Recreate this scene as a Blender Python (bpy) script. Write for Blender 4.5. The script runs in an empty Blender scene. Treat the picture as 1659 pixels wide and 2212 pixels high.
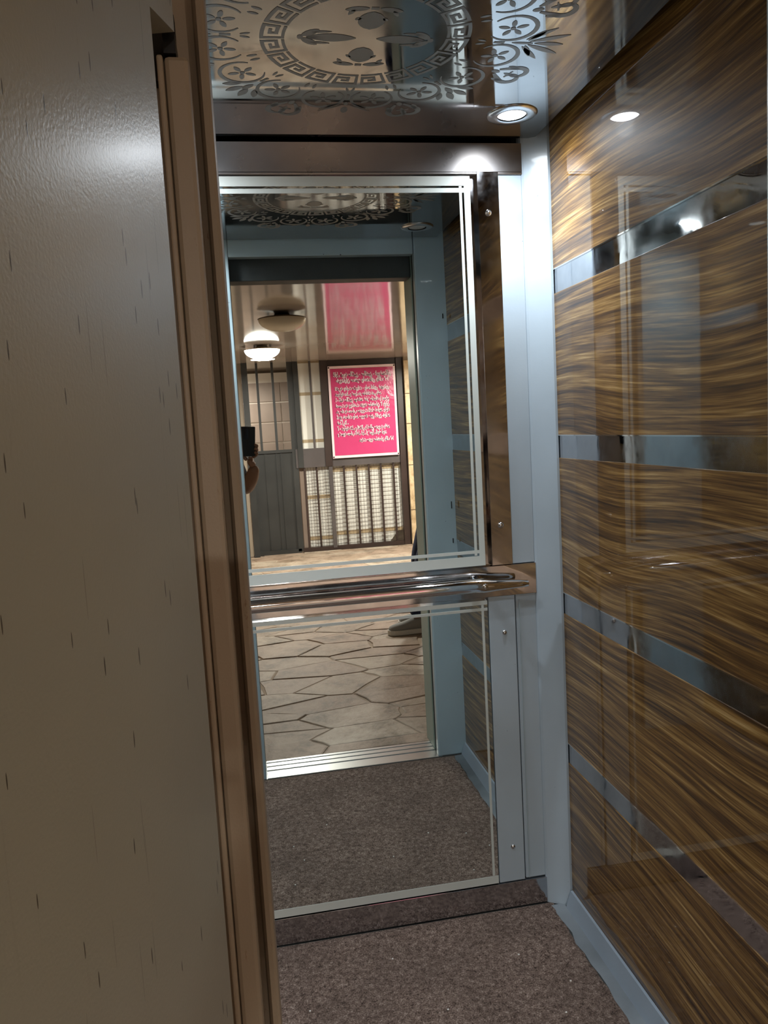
import bpy, bmesh, math, random
from mathutils import Vector, Matrix
random.seed(7)
sc = bpy.context.scene
C = sc.collection

# ------------------------------------------------------------------ camera, world, lights, exposure
CAMH = 1.469
YAW, PITCH, ROLL, F = 0.17109186, -0.10943199, -0.05571487, 1697.24
fw = Vector((math.sin(YAW)*math.cos(PITCH), math.cos(YAW)*math.cos(PITCH), math.sin(PITCH)))
r0 = Vector((math.cos(YAW), -math.sin(YAW), 0)); u0 = r0.cross(fw)
cr = r0*math.cos(ROLL)+u0*math.sin(ROLL); cu = -r0*math.sin(ROLL)+u0*math.cos(ROLL)
cam = bpy.data.cameras.new('camera'); camo = bpy.data.objects.new('camera', cam); C.objects.link(camo)
M3 = Matrix((cr, cu, -fw)).transposed()
camo.matrix_world = Matrix.Translation((0, 0, CAMH)) @ M3.to_4x4()
cam.sensor_fit = 'VERTICAL'; cam.sensor_height = 36; cam.lens = F/2212*36
cam.clip_start = 0.005
sc.camera = camo
sc.view_settings.view_transform = 'Standard'; sc.view_settings.look = 'None'
sc.view_settings.exposure = 0.22; sc.view_settings.gamma = 1.0; sc.view_settings.use_curve_mapping = False
w = bpy.data.worlds.new('world'); sc.world = w; w.use_nodes = True
w.node_tree.nodes['Background'].inputs[0].default_value = (0.55, 0.52, 0.5, 1)
w.node_tree.nodes['Background'].inputs[1].default_value = 0.03
SPOT_W, SPOT_COL = 18.5, (0.86, 0.93, 1.0)
SPOT_WIDE = 7.0
LAMP_W, LAMP_COL = 78.0, (1.0, 0.925, 0.83)
SPOTS = [(0.722, 1.972, True), (-0.132, 1.972, True), (-0.132, 1.22, True), (0.722, 1.22, False)]
CEIL = 2.226
LOBBY_LAMPS = [(0.235, -3.30, True), (0.325, -1.28, False)]
LC = 2.275

# ------------------------------------------------------------------ helpers
MATS = {}
def mat(name, col=(.8, .8, .8), rough=.5, metal=0.0, spec=.5, coat=0.0, coat_r=.03, emit=None, emit_s=0.0, build=None, ior=1.5):
    if name in MATS: return MATS[name]
    m = bpy.data.materials.new(name); m.use_nodes = True
    b = m.node_tree.nodes['Principled BSDF']
    b.inputs['Base Color'].default_value = (*col, 1); b.inputs['Roughness'].default_value = rough
    b.inputs['Metallic'].default_value = metal; b.inputs['Specular IOR Level'].default_value = spec
    b.inputs['Coat Weight'].default_value = coat; b.inputs['Coat Roughness'].default_value = coat_r
    b.inputs['IOR'].default_value = ior
    if emit: b.inputs['Emission Color'].default_value = (*emit, 1); b.inputs['Emission Strength'].default_value = emit_s
    if build: build(NT(m.node_tree), b)
    MATS[name] = m
    return m
class NT:
    def __init__(s, t): s.t = t
    def n(s, typ, **kw):
        nd = s.t.nodes.new(typ)
        for k, v in kw.items(): setattr(nd, k, v)
        return nd
    def l(s, a, b): s.t.links.new(a, b)
    def coord(s, scale=(1, 1, 1), loc=(0, 0, 0), src='Object', rot=(0, 0, 0)):
        tc = s.n('ShaderNodeTexCoord'); mp = s.n('ShaderNodeMapping')
        mp.inputs['Scale'].default_value = scale; mp.inputs['Location'].default_value = loc; mp.inputs['Rotation'].default_value = rot
        s.l(tc.outputs[src], mp.inputs[0]); return mp.outputs[0]
    def noise(s, vec, scale=5, detail=3, rough=.5, dist=0.0):
        nd = s.n('ShaderNodeTexNoise'); nd.inputs['Scale'].default_value = scale; nd.inputs['Detail'].default_value = detail
        nd.inputs['Roughness'].default_value = rough; nd.inputs['Distortion'].default_value = dist
        s.l(vec, nd.inputs['Vector']); return nd.outputs['Fac']
    def ramp(s, fac, stops, interp='LINEAR'):
        nd = s.n('ShaderNodeValToRGB'); nd.color_ramp.interpolation = interp
        el = nd.color_ramp.elements
        while len(el) < len(stops): el.new(.5)
        for e, (p, c) in zip(el, stops):
            e.position = p; e.color = (*c, 1) if len(c) == 3 else c
        s.l(fac, nd.inputs[0]); return nd.outputs[0]
    def mix(s, fac, a, b, typ='MIX'):
        nd = s.n('ShaderNodeMix', data_type='RGBA', blend_type=typ)
        for i, v in ((0, fac), (6, a), (7, b)):
            if hasattr(v, 'type'): s.l(v, nd.inputs[i])
            else: nd.inputs[i].default_value = v if i == 0 else ((*v, 1) if len(v) == 3 else v)
        return nd.outputs[2]
    def math(s, op, a, b=0.0):
        nd = s.n('ShaderNodeMath', operation=op)
        for i, v in ((0, a), (1, b)):
            if hasattr(v, 'type'): s.l(v, nd.inputs[i])
            else: nd.inputs[i].default_value = v
        return nd.outputs[0]
    def bump(s, h, bs, strength=.2, dist=.01, inp='Normal'):
        nd = s.n('ShaderNodeBump'); nd.inputs['Strength'].default_value = strength; nd.inputs['Distance'].default_value = dist
        s.l(h, nd.inputs['Height']); s.l(nd.outputs[0], bs.inputs[inp]); return nd

class MB:
    def __init__(s): s.bm = bmesh.new()
    def box(s, x0, x1, y0, y1, z0, z1, bev=0.0, mtx=None):
        r = bmesh.ops.create_cube(s.bm, size=1)
        M = Matrix.Translation(((x0+x1)/2, (y0+y1)/2, (z0+z1)/2)) @ Matrix.Diagonal((abs(x1-x0), abs(y1-y0), abs(z1-z0), 1))
        if mtx is not None: M = mtx @ M
        bmesh.ops.transform(s.bm, matrix=M, verts=r['verts'])
        if bev: bmesh.ops.bevel(s.bm, geom=list({e for v in r['verts'] for e in v.link_edges}), offset=bev, segments=2, affect='EDGES', profile=.5)
        return s
    def prism(s, pts, axis, a, b):
        """polygon (list of 2d) extruded along axis from a to b. axis z: (x,y); y: (x,z); x: (y,z)"""
        def P(p, t):
            return {'z': (p[0], p[1], t), 'y': (p[0], t, p[1]), 'x': (t, p[0], p[1])}[axis]
        v0 = [s.bm.verts.new(P(p, a)) for p in pts]; v1 = [s.bm.verts.new(P(p, b)) for p in pts]
        n = len(pts)
        s.bm.faces.new(v0); s.bm.faces.new(list(reversed(v1)))
        for i in range(n): s.bm.faces.new([v0[i], v0[(i+1) % n], v1[(i+1) % n], v1[i]])
        return s
    def tube(s, path, rad, seg=12, squash=None, cap=True):
        path = [Vector(p) for p in path]; n = len(path)
        if not hasattr(rad, '__len__'): rad = [rad]*n
        rings = []; up = Vector((0, 0, 1))
        for i, p in enumerate(path):
            t = (path[min(i+1, n-1)]-path[max(i-1, 0)]).normalized()
            a = up if abs(t.dot(up)) < .95 else Vector((1, 0, 0))
            sx = t.cross(a).normalized(); sy = sx.cross(t).normalized()
            kx, ky = (squash[i] if squash else (1, 1))
            rings.append([s.bm.verts.new(p+sx*math.cos(q)*rad[i]*kx+sy*math.sin(q)*rad[i]*ky) for q in [2*math.pi*k/seg for k in range(seg)]])
        for i in range(n-1):
            for k in range(seg):
                f = s.bm.faces.new([rings[i][k], rings[i][(k+1) % seg], rings[i+1][(k+1) % seg], rings[i+1][k]]); f.smooth = True
        if cap: s.bm.faces.new(rings[0]); s.bm.faces.new(list(reversed(rings[-1])))
        return s
    def lathe(s, prof, c=(0, 0, 0), seg=32, axis='z', cap=True):
        rings = []
        for r_, h in prof:
            ring = []
            for k in range(seg):
                q = 2*math.pi*k/seg; a, b = r_*math.cos(q), r_*math.sin(q)
                p = {'z': (a, b, h), 'y': (a, h, b), 'x': (h, a, b)}[axis]
                ring.append(s.bm.verts.new(Vector(p)+Vector(c)))
            rings.append(ring)
        for i in range(len(rings)-1):
            for k in range(seg):
                f = s.bm.faces.new([rings[i][k], rings[i][(k+1) % seg], rings[i+1][(k+1) % seg], rings[i+1][k]]); f.smooth = True
        if cap and prof[0][0] > 1e-6: s.bm.faces.new(rings[0])
        if cap and prof[-1][0] > 1e-6: s.bm.faces.new(list(reversed(rings[-1])))
        return s
    def flat(s, pts, z0, z1):
        return s.prism(pts, 'z', z0, z1)
    def build(s, name, material, parent=None, loc=None):
        bmesh.ops.remove_doubles(s.bm, verts=s.bm.verts, dist=1e-6)
        bmesh.ops.recalc_face_normals(s.bm, faces=s.bm.faces)
        me = bpy.data.meshes.new(name)
        if loc is not None: bmesh.ops.translate(s.bm, verts=s.bm.verts, vec=-Vector(loc))
        s.bm.to_mesh(me); s.bm.free()
        me.materials.append(material)
        o = bpy.data.objects.new(name, me); C.objects.link(o)
        if loc is not None: o.location = loc
        if parent: adopt(o, parent)
        return o
def adopt(o, p):
    o.parent = p
    pw = Matrix.Translation(p.location) if p.parent is None else Matrix()      # parts are built in world coordinates
    o.matrix_parent_inverse = pw.inverted()
def empty(name, loc=(0, 0, 0)):
    o = bpy.data.objects.new(name, None); C.objects.link(o); o.location = loc; o.empty_display_size = .05
    return o
def tag(o, label=None, cat=None, group=None, kind=None):
    if label: o['label'] = label
    if cat: o['category'] = cat
    if group: o['group'] = group
    if kind: o['kind'] = kind
    return o
def struct(o, label=None, cat=None):
    return tag(o, label, cat, None, 'structure')

# ------------------------------------------------------------------ materials
def wood_build(n, b):
    tc = n.n('ShaderNodeTexCoord'); sp = n.n('ShaderNodeSeparateXYZ'); n.l(tc.outputs['Object'], sp.inputs[0])
    oi = n.n('ShaderNodeObjectInfo')
    Y, Z = sp.outputs['Y'], sp.outputs['Z']
    cw = n.n('ShaderNodeCombineXYZ'); n.l(n.math('MULTIPLY', Y, 1.1), cw.inputs[1]); n.l(n.math('MULTIPLY', Z, 1.6), cw.inputs[2])
    warp = n.noise(cw.outputs[0], 1.15, .8, .35)
    def streak(fy, fz, wz, sc_, det, seed):
        c = n.n('ShaderNodeCombineXYZ')
        n.l(n.math('ADD', n.math('MULTIPLY', oi.outputs['Random'], 9.0), seed), c.inputs[0])
        n.l(n.math('MULTIPLY', Y, fy), c.inputs[1])
        n.l(n.math('ADD', n.math('MULTIPLY', Z, fz), n.math('MULTIPLY', warp, wz*.22)), c.inputs[2])
        return n.noise(c.outputs[0], sc_, det, .6)
    a = streak(.8, 28, 15, 2.2, 5, 0.0)
    f = streak(1.5, 64, 34.6, 3.0, 5, 3.3)
    g = streak(2.0, 130, 75, 3.0, 2, 7.1)
    v = n.math('ADD', n.math('MULTIPLY', a, .45), n.math('ADD', n.math('MULTIPLY', f, .38), n.math('MULTIPLY', g, .17)))
    col = n.ramp(v, [(.35, (.022, .009, .002)), (.44, (.085, .038, .008)), (.51, (.19, .095, .022)), (.58, (.36, .205, .060)), (.68, (.70, .49, .22))])
    n.l(col, b.inputs['Base Color'])
wood = mat('glossy_wood_laminate', rough=.5, spec=.2, coat=1.0, coat_r=.025, build=wood_build)

def steel_build(sm, dk, bs, sc_):
    def f(n, b):
        v = n.coord((sc_, sc_, sc_))
        f1 = n.noise(v, 1.0, 4, .6)
        n.l(n.ramp(f1, [(.35, (sm-.06,)*3), (.7, (sm+.08,)*3)]), b.inputs['Roughness'])
        n.l(n.ramp(n.noise(v, .6, 5, .6), [(.35, tuple(c*.82 for c in dk)), (.65, dk)]), b.inputs['Base Color'])
        n.bump(n.noise(n.coord((sc_*.35,)*3), 1.0, 2), b, bs, .02)
    return f
steel = mat('polished_steel', metal=1.0, build=steel_build(.08, (.60, .60, .62), .10, 14))
ceil_steel = mat('ceiling_mirror_steel', metal=1.0, build=steel_build(.075, (.33, .335, .34), .02, 5))
brushed = mat('brushed_lintel_steel', metal=1.0, build=steel_build(.32, (.42, .40, .40), .03, 6))
chrome = mat('chrome', col=(.82, .80, .79), rough=.05, metal=1.0)
satin = mat('satin_bezel', col=(.62, .63, .65), rough=.22, metal=1.0)
etch = mat('etched_grey', col=(.24, .24, .235), rough=.5, metal=.85)
def paint_build(col, chip, bump=.06, mottle=.12):
    def f(n, b):
        v = n.coord()
        base = n.mix(n.ramp(n.noise(v, 3.0, 4), [(.3, (0,)*3), (.7, (1,)*3)]), tuple(c*(1-mottle) for c in col), col)
        ch = n.ramp(n.noise(v, 55, 3, .6), [(.735, (0,)*3), (.75, (1,)*3)])
        n.l(n.mix(ch, base, chip), b.inputs['Base Color'])
        n.bump(n.noise(v, 160, 2), b, bump, .002)
    return f
blue = mat('blue_white_paint', rough=.24, coat=.3, build=paint_build((.50, .60, .68), (.08, .08, .10)))
blue_door = mat('pale_blue_front_paint', rough=.3, coat=.3, build=paint_build((.42, .52, .57), (.05, .05, .07)))
base_paint = mat('grey_baseboard_paint', rough=.4, build=paint_build((.33, .39, .45), (.06, .06, .06), .1, .25))
tape_m = mat('dirty_floor_tape', rough=.45, build=paint_build((.24, .27, .29), (.07, .06, .06), .3, .65))
def cream_build(col, rust, dens):
    def f(n, b):
        v = n.coord()
        base = n.mix(n.ramp(n.noise(v, 2.2, 4), [(.3, (0,)*3), (.72, (1,)*3)]), tuple(c*.86 for c in col), col)
        def marks(sy, sz, rad, pick_):
            vo = n.n('ShaderNodeTexVoronoi'); vo.inputs['Scale'].default_value = 1.0
            n.l(n.coord((1.5, sy, sz)), vo.inputs['Vector'])
            rnd = n.n('ShaderNodeSeparateColor'); n.l(vo.outputs['Color'], rnd.inputs[0])
            return n.math('MULTIPLY', n.math('LESS_THAN', vo.outputs['Distance'], rad), n.math('GREATER_THAN', rnd.outputs[0], 1-pick_))
        c0 = n.mix(n.math('MULTIPLY', marks(260, 7, .20, dens*.035), .45), base, (.12, .09, .06))
        c1 = n.mix(n.math('MULTIPLY', marks(190, 26, .20, dens*.05), .9), c0, (.05, .035, .02))
        tr = n.ramp(n.noise(n.coord((80, 80, 2.0)), 1.0, 3, .6), [(.68, (0,)*3), (.80, (.35,)*3)])
        c2 = n.mix(tr, c1, (.22, .17, .11))
        rs = n.ramp(n.noise(n.coord((70, 70, 16)), 1.0, 6, .75), [(.63, (0,)*3), (.70, (1,)*3)])
        c3 = n.mix(n.math('MULTIPLY', rs, rust), c2, (.16, .07, .03))
        n.l(c3, b.inputs['Base Color'])
        n.bump(n.noise(v, 340, 3), b, .26, .0007)
    return f
cream = mat('cream_door_paint', rough=.30, coat=.14, coat_r=.2, build=cream_build((.40, .385, .30), .10, .8))
jamb_m = mat('shaded_aged_jamb_paint', rough=.45, build=cream_build((.34, .275, .20), .85, .0))  # browner than the leaf: jamb shade mixed into old, rusty cream paint
black = mat('black_plastic', col=(.006, .006, .007), rough=.35)
dark = mat('dark_void', col=(.012, .011, .010), rough=.8)
dark_metal = mat('unlit_head_metal', rough=.6, build=paint_build((.055, .06, .058), (.01, .01, .01), .2, .6))  # near-black base colour stands in for the head's unlit face
mirror_m = mat('silvered_glass', col=(.80, .86, .84), rough=.0, metal=1.0)
frost = mat('frosted_glass_border', col=(.66, .72, .69), rough=.35, spec=.6)
def carpet_build(n, b):
    v = n.coord()
    a = n.noise(v, 240, 3, .8); c = n.noise(v, 4.5, 4, .6); d = n.noise(v, 75, 3, .75)
    k = n.math('ADD', n.math('MULTIPLY', a, .6), n.math('MULTIPLY', d, .4))
    base = n.ramp(k, [(.39, (.030, .020, .016)), (.48, (.165, .115, .092)), (.56, (.26, .19, .155)), (.63, (.50, .41, .35))])
    n.l(n.mix(n.ramp(c, [(.35, (0,)*3), (.7, (.45,)*3)]), base, (.07, .052, .043)), b.inputs['Base Color'])
    n.bump(k, b, .9, .006)
carpet_m = mat('brown_carpet', rough=.95, spec=.1, build=carpet_build)
alu = mat('aluminium_sill', col=(.40, .42, .42), rough=.38, metal=1.0)
lens_m = mat('lamp_lens_lit', col=(1, 1, 1), emit=(.93, .97, 1.0), emit_s=22.0)
lens_off = mat('lamp_lens_unlit', col=(.6, .62, .62), rough=.15)
def stone_build(n, b):
    oi = n.n('ShaderNodeObjectInfo'); v = n.coord()
    base = n.ramp(oi.outputs['Random'], [(0, (.33, .235, .165)), (.3, (.42, .33, .25)), (.6, (.38, .275, .205)), (.8, (.50, .42, .33)), (1, (.30, .225, .17))])
    st = n.ramp(n.noise(v, 4.2, 7, .72), [(.36, (.42, .40, .37)), (.50, (.85, .82, .8)), (.62, (1,)*3)])
    n.l(n.mix(1.0, base, st, 'MULTIPLY'), b.inputs['Base Color'])
    n.bump(n.noise(v, 22, 5, .65), b, .5, .01)
stone_m = mat('worn_paving_stone', rough=.55, build=stone_build)
def mortar_build(n, b):
    v = n.coord()
    n.l(n.ramp(n.noise(v, 5, 5), [(.3, (.30, .225, .165)), (.7, (.42, .33, .25))]), b.inputs['Base Color'])
mortar = mat('mortar', rough=.8, build=mortar_build)
wall_m = mat('beige_plaster', rough=.6, build=paint_build((.42, .34, .26), (.2, .15, .1)))
pvc = mat('glossy_lobby_ceiling', rough=.09, spec=.6, build=lambda n, b: (
    n.l(n.ramp(n.noise(n.coord((1, 1, 1)), 1.5, 3), [(.3, (.46, .40, .35)), (.7, (.54, .47, .41))]), b.inputs['Base Color']),
    n.bump(n.noise(n.coord((2.2, .6, 1)), 1.5, 2), b, .12, .01)))
gate_grey = mat('dark_grey_gate_paint', rough=.5, build=paint_build((.036, .036, .035), (.14, .13, .12), .2, .4))
gate_brown = mat('brown_black_gate_paint', rough=.45, build=paint_build((.045, .026, .022), (.15, .07, .04), .2, .4))
gate_plum = mat('plum_grey_rail_paint', rough=.4, build=paint_build((.10, .085, .085), (.03, .02, .02), .2, .3))
def board_build(n, b):
    tc = n.coord((1, 1, 1)); w_ = n.n('ShaderNodeTexWave', wave_type='BANDS', bands_direction='X')
    w_.inputs['Scale'].default_value = 9.0; n.l(tc, w_.inputs['Vector'])
    n.l(n.ramp(w_.outputs['Fac'], [(0, (.60, .58, .54)), (1, (.78, .76, .71))]), b.inputs['Base Color'])
board = mat('white_backing_board', rough=.6, build=board_build)
tan_tape = mat('tan_packing_tape', col=(.42, .32, .20), rough=.4)
stone_clad = mat('yellow_stone_cladding', rough=.5, build=lambda n, b: n.l(n.ramp(n.noise(n.coord((1, 1, 1)), 9, 6, .7), [(.3, (.34, .22, .11)), (.55, (.62, .47, .29)), (.75, (.74, .60, .42))]), b.inputs['Base Color']))
tile_m = mat('brown_wall_tile', rough=.3, build=paint_build((.36, .27, .22), (.2, .15, .12), .05, .2))
grout = mat('pale_grout', col=(.75, .66, .58), rough=.8)
def vinyl_build(n, b):
    n.bump(n.noise(n.coord((1, 1, 1)), 5, 4, .55, .6), b, .35, .02)
pink = mat('magenta_vinyl', col=(.54, .055, .165), rough=.22, build=vinyl_build)
pinkwhite = mat('white_vinyl_edge', col=(.86, .66, .70), rough=.35)
txt_o = mat('white_letter_outline', col=(.92, .74, .80), rough=.5)
txt_d = mat('dark_letter_ink', col=(.06, .006, .04), rough=.5)
lampglass_on = mat('lamp_bowl_lit', col=(1, 1, 1), emit=(1.0, .96, .86), emit_s=9.0)
lampglass_off = mat('lamp_bowl_unlit', col=(.78, .70, .55), rough=.25, spec=.5)
lamp_rim = mat('lamp_rim_brown', col=(.10, .065, .035), rough=.4)
skin = mat('skin', col=(.30, .155, .095), rough=.5)
hair = mat('black_hair', col=(.012, .010, .009), rough=.6)
jeans = mat('navy_denim', rough=.8, build=lambda n, b: n.l(n.ramp(n.noise(n.coord(), 60, 3), [(.3, (.008, .012, .035)), (.7, (.020, .035, .11))]), b.inputs['Base Color']))
shirt_m = mat('dark_grey_shirt', col=(.05, .05, .055), rough=.85)
shirt2 = mat('charcoal_shirt', col=(.03, .03, .035), rough=.85)
trou_m = mat('black_trousers', col=(.015, .015, .018), rough=.85)
shoe_m = mat('grey_canvas_shoe', col=(.27, .27, .26), rough=.8)
sole_m = mat('white_rubber_sole', col=(.62, .60, .55), rough=.6)
eye_m = mat('eye_white', col=(.8, .78, .74), rough=.2)
crumb_m = mat('white_crumb', col=(.8, .78, .74), rough=.6)
screw_m = mat('screw_steel', col=(.7, .7, .7), rough=.18, metal=1.0)

# ------------------------------------------------------------------ car shell
XL, XR, YF, YB = -0.284, 0.874, 1.031, 2.15
CX = (XL+XR)/2
# right wall: wood panels with four recessed steel bands
bands = [(0.450, 0.512), (0.9005, 0.9638), (1.3511, 1.4153), (1.805, 1.8703)]
def wood_wall(name, xin, sgn, label):
    """xin inner face x, sgn +1 wall material lies on +x side"""
    o = MB().box(xin+sgn*.006, xin+sgn*.03, YF-.06, YB+.03, -.02, 2.45).build(name, steel)
    struct(o, label)
    edges = [0.0]+[v for p in bands for v in p]+[2.42]
    for i in range(0, len(edges), 2):
        z0, z1 = edges[i], edges[i+1]
        m = MB(); m.box(xin, xin+sgn*.0065, YF+.001, YB-.001, z0, z1, .0012)
        m.build('wood_panel', wood, o)
    for z0, z1 in bands:
        m = MB(); m.box(xin+sgn*.002, xin+sgn*.0064, YF+.001, YB-.001, z0, z1)
        m.build('steel_band', steel, o)
        m = MB(); m.box(xin-sgn*.0012, xin+sgn*.006, YF+.001, YB-.001, z1-.0018, z1+.0012)
        m.build('band_edge', chrome, o)
    return o
wr = wood_wall('wall_right', XR, 1, 'glossy brown wood-grain lift wall with four mirrored steel bands')
wl = wood_wall('wall_left', XL, -1, 'glossy brown wood-grain lift wall hidden behind the cream door')
# ceiling panel
def cpt(r_, a): return (CX+r_*math.cos(a), 1.61+r_*math.sin(a))
cl = MB().box(XL+.032, XR-.032, YF+.02, 2.134, CEIL, CEIL+.03, .0015).build('ceiling', ceil_steel)
struct(cl, 'mirror-polished steel lift ceiling with an etched floral and greek-key medallion')
struct(MB().box(XL-.03, XR+.03, YF-.10, YB+.05, 2.44, 2.47).build('ceiling', dark), 'dark lift roof above the steel ceiling panel')
ZE0, ZE1 = CEIL-.0007, CEIL+.0005
def ribbon(pts, ws):
    L_, R_ = [], []
    n = len(pts)
    for i in range(n):
        a = Vector(pts[max(i-1, 0)]); b = Vector(pts[min(i+1, n-1)]); t = (b-a).normalized(); nn = Vector((-t.y, t.x))
        p = Vector(pts[i]); L_.append(p+nn*ws[i]/2); R_.append(p-nn*ws[i]/2)
    return L_, R_
def add_ribbon(m, pts, ws):
    L_, R_ = ribbon(pts, ws); n = len(L_)
    vs = [[m.bm.verts.new((p.x, p.y, z)) for z in (ZE0, ZE1)] for p in L_]; vr = [[m.bm.verts.new((p.x, p.y, z)) for z in (ZE0, ZE1)] for p in R_]
    for i in range(n-1):
        m.bm.faces.new([vs[i][0], vs[i+1][0], vr[i+1][0], vr[i][0]])
        m.bm.faces.new([vs[i][0], vs[i][1], vs[i+1][1], vs[i+1][0]]); m.bm.faces.new([vr[i][0], vr[i+1][0], vr[i+1][1], vr[i][1]])
    m.bm.faces.new([vs[0][0], vr[0][0], vr[0][1], vs[0][1]]); m.bm.faces.new([vs[-1][0], vs[-1][1], vr[-1][1], vr[-1][0]])
def petal(m, x, y, ang, L_, W_, pw=1.0, n=12):
    """pointed/oval leaf starting at x,y, heading ang"""
    pts, ws = [], []
    for i in range(n+1):
        t = i/n; pts.append((x+L_*t*math.cos(ang), y+L_*t*math.sin(ang)))
        ws.append(max(W_*math.sin(math.pi*t)**pw, .0006))
    add_ribbon(m, pts, ws)
def curl(m, x, y, ang, r_, turns, w0, w1, sgn=1, grow=.0, n=22, lead=0.0):
    """stroke that runs straight for lead then curls with radius shrinking"""
    pts, ws = [], []; px, py, a = x, y, ang
    if lead: 
        for i in range(4): pts.append((px+lead*i/4*math.cos(a), py+lead*i/4*math.sin(a))); ws.append(w0*(.4+.6*i/4))
        px += lead*math.cos(a); py += lead*math.sin(a)
    for i in range(n+1):
        t = i/n; pts.append((px, py)); ws.append(w0+(w1-w0)*t if t < .85 else (w0+(w1-w0)*t)*.8)
        rr = r_*(1-grow*t); st = 2*math.pi*turns*rr/n if False else rr*(2*math.pi*turns/n)
        a += sgn*2*math.pi*turns/n; px += st*math.cos(a); py += st*math.sin(a)
    add_ribbon(m, pts, ws)
def place_copies(name, m, angs, flips=None):
    """m built around origin with +x = outward; copies at angles round the medallion centre"""
    bm0 = m.bm; src = None
    for i, a in enumerate(angs):
        if src is None:
            src = m.build(name, etch); src.location = (CX, 1.61, 0); src.rotation_euler = (0, 0, a); o = src
        else:
            o = src.copy(); C.objects.link(o); o.location = (CX, 1.61, 0); o.rotation_euler = (0, 0, a)
        if flips and flips[i]: o.scale = (1, -1, 1)
        o.parent = cl; o.matrix_parent_inverse = Matrix.Translation(cl.location).inverted()
D2 = math.radians
# greek key units
NK = 20
m = MB(); ri, ro, hw = .160, .208, D2(360/NK/2)*.90
key = [(-1, 0), (-1, 1), (.75, 1), (.75, .25), (-.15, .25), (-.15, .55), (.25, .55)]
def kp(u, v): 
    a = u*hw; r_ = ri+(ro-ri)*v; return (r_*math.cos(a), r_*math.sin(a))
def kbox(u0, u1, v0, v1):
    n = 4; pts = [kp(u0+(u1-u0)*i/n, v0) for i in range(n+1)]+[kp(u1+(u0-u1)*i/n, v1) for i in range(n+1)]
    m.flat(pts, ZE0, ZE1)
kbox(-1, -.74, 0, 1); kbox(-.74, .98, .84, 1); kbox(.72, .98, .26, .84); kbox(-.30, .72, .26, .42); kbox(-.30, -.04, .42, .68); kbox(-.04, .40, .54, .68); kbox(-.74, 1.0, 0, .13)
place_copies('greek_key', m, [D2(360/NK*i+5) for i in range(NK)])
# roundels with five-petalled flower
m = MB(); rc = .289
for k in range(5):
    a = D2(72*k+18); petal(m, rc+.007*math.cos(a), .007*math.sin(a), a, .024, .0105, .6)
m.flat([(rc+.0055*math.cos(D2(30*k)), .0055*math.sin(D2(30*k))) for k in range(12)], ZE0-.0002, ZE1)
arc = [(rc+.047*math.cos(D2(a)), .047*math.sin(D2(a))) for a in range(-150, 141, 12)]
add_ribbon(m, arc, [.0025+.007*math.sin(math.pi*i/(len(arc)-1)) for i in range(len(arc))])
petal(m, rc-.070, .052, D2(15), .022, .007, .7)
place_copies('flower_roundel', m, [D2(11.25+22.5*i) for i in range(16)], [i % 2 == 1 for i in range(16)])
# leaf sprays on eight rays, bars between paired roundels
m = MB()
m.box(.262, .284, -.0035, .0035, ZE0, ZE1)
petal(m, .300, 0, 0, .045, .008, .7)
petal(m, .348, 0, 0, .062, .0135, .7)
for s_ in (1, -1):
    petal(m, .332, s_*.010, D2(62*s_), .050, .012, .7)
    petal(m, .336, s_*.006, D2(24*s_), .082, .014, .7)
    petal(m, .326, s_*.014, D2(46*s_), .070, .012, .7)
    petal(m, .245, s_*.004, D2(165*s_), .02, .006, .7)
place_copies('leaf_spray', m, [0, math.pi])
m = MB()
m.box(.262, .284, -.0030, .0030, ZE0, ZE1); petal(m, .306, 0, 0, .034, .014, .7)
for s_ in (1, -1):
    petal(m, .330, s_*.008, D2(14*s_), .044, .017, .8); petal(m, .322, s_*.022, D2(40*s_), .040, .015, .8); petal(m, .245, s_*.004, D2(165*s_), .02, .006, .7)
place_copies('leaf_pair', m, [D2(45+90*i) for i in range(4)])
m = MB()
m.box(.262, .284, -.0030, .0030, ZE0, ZE1); petal(m, .302, 0, 0, .018, .010, .6); petal(m, .330, 0, 0, .034, .017, .6)
for s_ in (1, -1):
    petal(m, .306, s_*.012, D2(52*s_), .062, .005, .8); petal(m, .322, s_*.012, D2(58*s_), .060, .005, .8); petal(m, .245, s_*.004, D2(165*s_), .02, .006, .7)
place_copies('leaf_drop', m, [D2(90), D2(270)])
# scrolls between the sprays
m = MB()
for s_ in (1, -1):
    curl(m, .336, s_*.010, D2(36*s_), .024, .88, .015, .004, -s_, .50, lead=.040)
    petal(m, .345, s_*.030, D2(2*s_), .030, .013, .6)
petal(m, .322, 0, 0, .022, .013, .5)
petal(m, .356, 0, 0, .030, .010, .7)
place_copies('scroll', m, [D2(22.5+45*i) for i in range(8)])
# central tulips (long spears left/right, round buds front/back)
m = MB(); petal(m, .020, 0, 0, .098, .030, .75)
for s_ in (1, -1):
    petal(m, .128, s_*.004, D2(180-s_*38), .042, .018, .6); petal(m, .112, s_*.020, D2(180-s_*4), .042, .008, .8)
    petal(m, .118, s_*.0, D2(180-s_*10), .03, .004, .8)
m.flat([(.130+.006*math.cos(D2(30*k)), .008*math.sin(D2(30*k))) for k in range(12)], ZE0, ZE1)
place_copies('tulip_spear', m, [0, math.pi])
m = MB(); petal(m, .036, 0, 0, .064, .052, .55)
for s_ in (1, -1):
    petal(m, .078, s_*.02, D2(180-s_*55), .014, .008, .8)
    petal(m, .112, s_*.010, D2(90*s_+10*s_), .045, .015, .6); petal(m, .106, s_*.036, D2(180-s_*30), .022, .009, .8)
m.box(.108, .116, -.007, .007, ZE0, ZE1)
place_copies('tulip_bud', m, [math.pi/2, -math.pi/2])

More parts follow.
